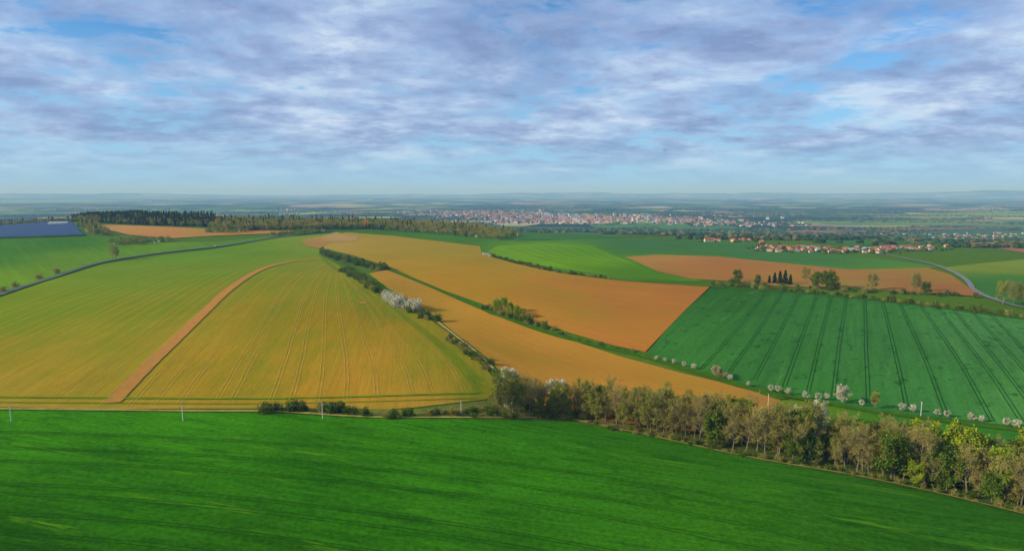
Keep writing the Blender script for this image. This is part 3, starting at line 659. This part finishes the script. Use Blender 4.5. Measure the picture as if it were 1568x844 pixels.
for s in (-1,1): mb.add([(.12,0,.02),(-.12,0,.02),(-.1,s*.35,.2),(.1,s*.35,.22)],[(0,1,2,3)],0); mb.add([(.1,s*.35,.22),(-.1,s*.35,.2),(-.12,s*.75,.1),(-.06,s*.75,.1)],[(0,1,2,3)],0)
mb.add([(-.25,-.02,0),(-.25,.02,0),(-.4,.08,0),(-.4,-.08,0)],[(0,1,2,3)],0)
o=mb.obj('flying_bird',[plain('dark_feathers',(.03,.03,.03),.1,3)]); o.location=(44,200,CAMZ+12); o.rotation_euler=(.3,0,.8)

# ------------------------------------------------------------------ air haze volume
me=bpy.data.meshes.new('atmosphere'); S=94000
vv=[(a*S,b*S,c) for c in (-400,360) for a,b in ((-1,-1),(1,-1),(1,1),(-1,1))]
me.from_pydata(vv,[],[(0,3,2,1),(4,5,6,7),(0,1,5,4),(1,2,6,5),(2,3,7,6),(3,0,4,7)])
m=bpy.data.materials.new('haze'); m.use_nodes=True; nt=m.node_tree; nt.nodes.clear()
vs=nt.nodes.new('ShaderNodeVolumeScatter'); vs.inputs['Color'].default_value=(.34,.66,1,1); vs.inputs['Density'].default_value=6e-5; vs.inputs['Anisotropy'].default_value=0
va=nt.nodes.new('ShaderNodeVolumeAbsorption'); va.inputs['Color'].default_value=(.86,.97,1,1); va.inputs['Density'].default_value=6e-5
ad=nt.nodes.new('ShaderNodeAddShader'); nt.links.new(vs.outputs[0],ad.inputs[0]); nt.links.new(va.outputs[0],ad.inputs[1])
ou=nt.nodes.new('ShaderNodeOutputMaterial'); nt.links.new(ad.outputs[0],ou.inputs['Volume']); me.materials.append(m)
o=bpy.data.objects.new('atmosphere',me); scene.collection.objects.link(o)

# ------------------------------------------------------------------ sky
w=bpy.data.worlds.new('World'); scene.world=w; w.use_nodes=True; nt=w.node_tree
bg=nt.nodes['Background']; bg.inputs['Strength'].default_value=.1
sky=nt.nodes.new('ShaderNodeTexSky'); sky.sky_type='NISHITA'; sky.sun_disc=False; sky.sun_elevation=SUN_EL; sky.sun_rotation=SUN_AZ
sky.air_density=1.0; sky.dust_density=.2; sky.ozone_density=3.0
tc=nt.nodes.new('ShaderNodeTexCoord'); sp=nt.nodes.new('ShaderNodeSeparateXYZ'); nt.links.new(tc.outputs['Generated'],sp.inputs[0])
zz=math_(nt,'ADD',math_(nt,'MAXIMUM',sp.outputs[2],0),.17)
cx=math_(nt,'DIVIDE',sp.outputs[0],zz); cy=math_(nt,'DIVIDE',sp.outputs[1],zz)
cb=nt.nodes.new('ShaderNodeCombineXYZ'); nt.links.new(cx,cb.inputs[0]); nt.links.new(cy,cb.inputs[1])
c1=noise(nt,mapping(nt,cb.outputs[0],.2,(.9,.9,1)),1.15,12,.58,.2)
c2=noise(nt,mapping(nt,cb.outputs[0],.5,(.8,.9,1)),1.7,12,.6,.3)
c3=noise(nt,mapping(nt,cb.outputs[0],-.25,(.85,1.0,1)),5.5,12,.66,.2)
mask=ramp(nt,math_(nt,'MULTIPLY_ADD',math_(nt,'SUBTRACT',c3,.5),.45,c1),[(.38,(0,0,0)),(.46,(.7,.7,.7)),(.56,(1,1,1))])
cc=ramp(nt,math_(nt,'MULTIPLY_ADD',math_(nt,'SUBTRACT',c3,.5),.55,c2),[(.35,(6.6,7.8,9.3)),(.44,(4.5,5.8,8.3)),(.52,(3.4,4.5,7.1)),(.64,(2.35,3.3,5.8))])
hz=N(nt,'ShaderNodeMapRange'); hz.inputs[1].default_value=.01; hz.inputs[2].default_value=.07; hz.inputs[3].default_value=.12; hz.inputs[4].default_value=.95; nt.links.new(sp.outputs[2],hz.inputs[0])
mk=math_(nt,'MULTIPLY',mask,hz.outputs[0])
skc=mix(nt,1.0,sky.outputs[0],(.60,1.04,1.42),'MULTIPLY')
hb=N(nt,'ShaderNodeMapRange'); hb.inputs[1].default_value=.0; hb.inputs[2].default_value=.20; hb.inputs[3].default_value=.95; hb.inputs[4].default_value=0; nt.links.new(sp.outputs[2],hb.inputs[0])
skc=mix(nt,hb.outputs[0],skc,(3.6,6.3,9.3))
nt.links.new(mix(nt,mk,skc,cc),bg.inputs['Color'])

# ------------------------------------------------------------------ sun & camera
sd=bpy.data.lights.new('sun','SUN'); sd.energy=5.0; sd.angle=math.radians(.5); sd.color=(1,.90,.68)
so=bpy.data.objects.new('sun',sd); scene.collection.objects.link(so)
dv=Vector((math.sin(SUN_AZ)*math.cos(SUN_EL),math.cos(SUN_AZ)*math.cos(SUN_EL),math.sin(SUN_EL)))
so.rotation_euler=dv.to_track_quat('Z','Y').to_euler()
cd=bpy.data.cameras.new('camera'); cd.lens=36*FOC/1568; cd.sensor_width=36; cd.clip_start=1; cd.clip_end=200000
co=bpy.data.objects.new('camera',cd); scene.collection.objects.link(co); co.location=(0,0,CAMZ)
co.rotation_euler=(math.pi/2-PITCH,0,0); scene.camera=co
scene.view_settings.view_transform='Standard'; scene.view_settings.look='None'; scene.view_settings.exposure=0
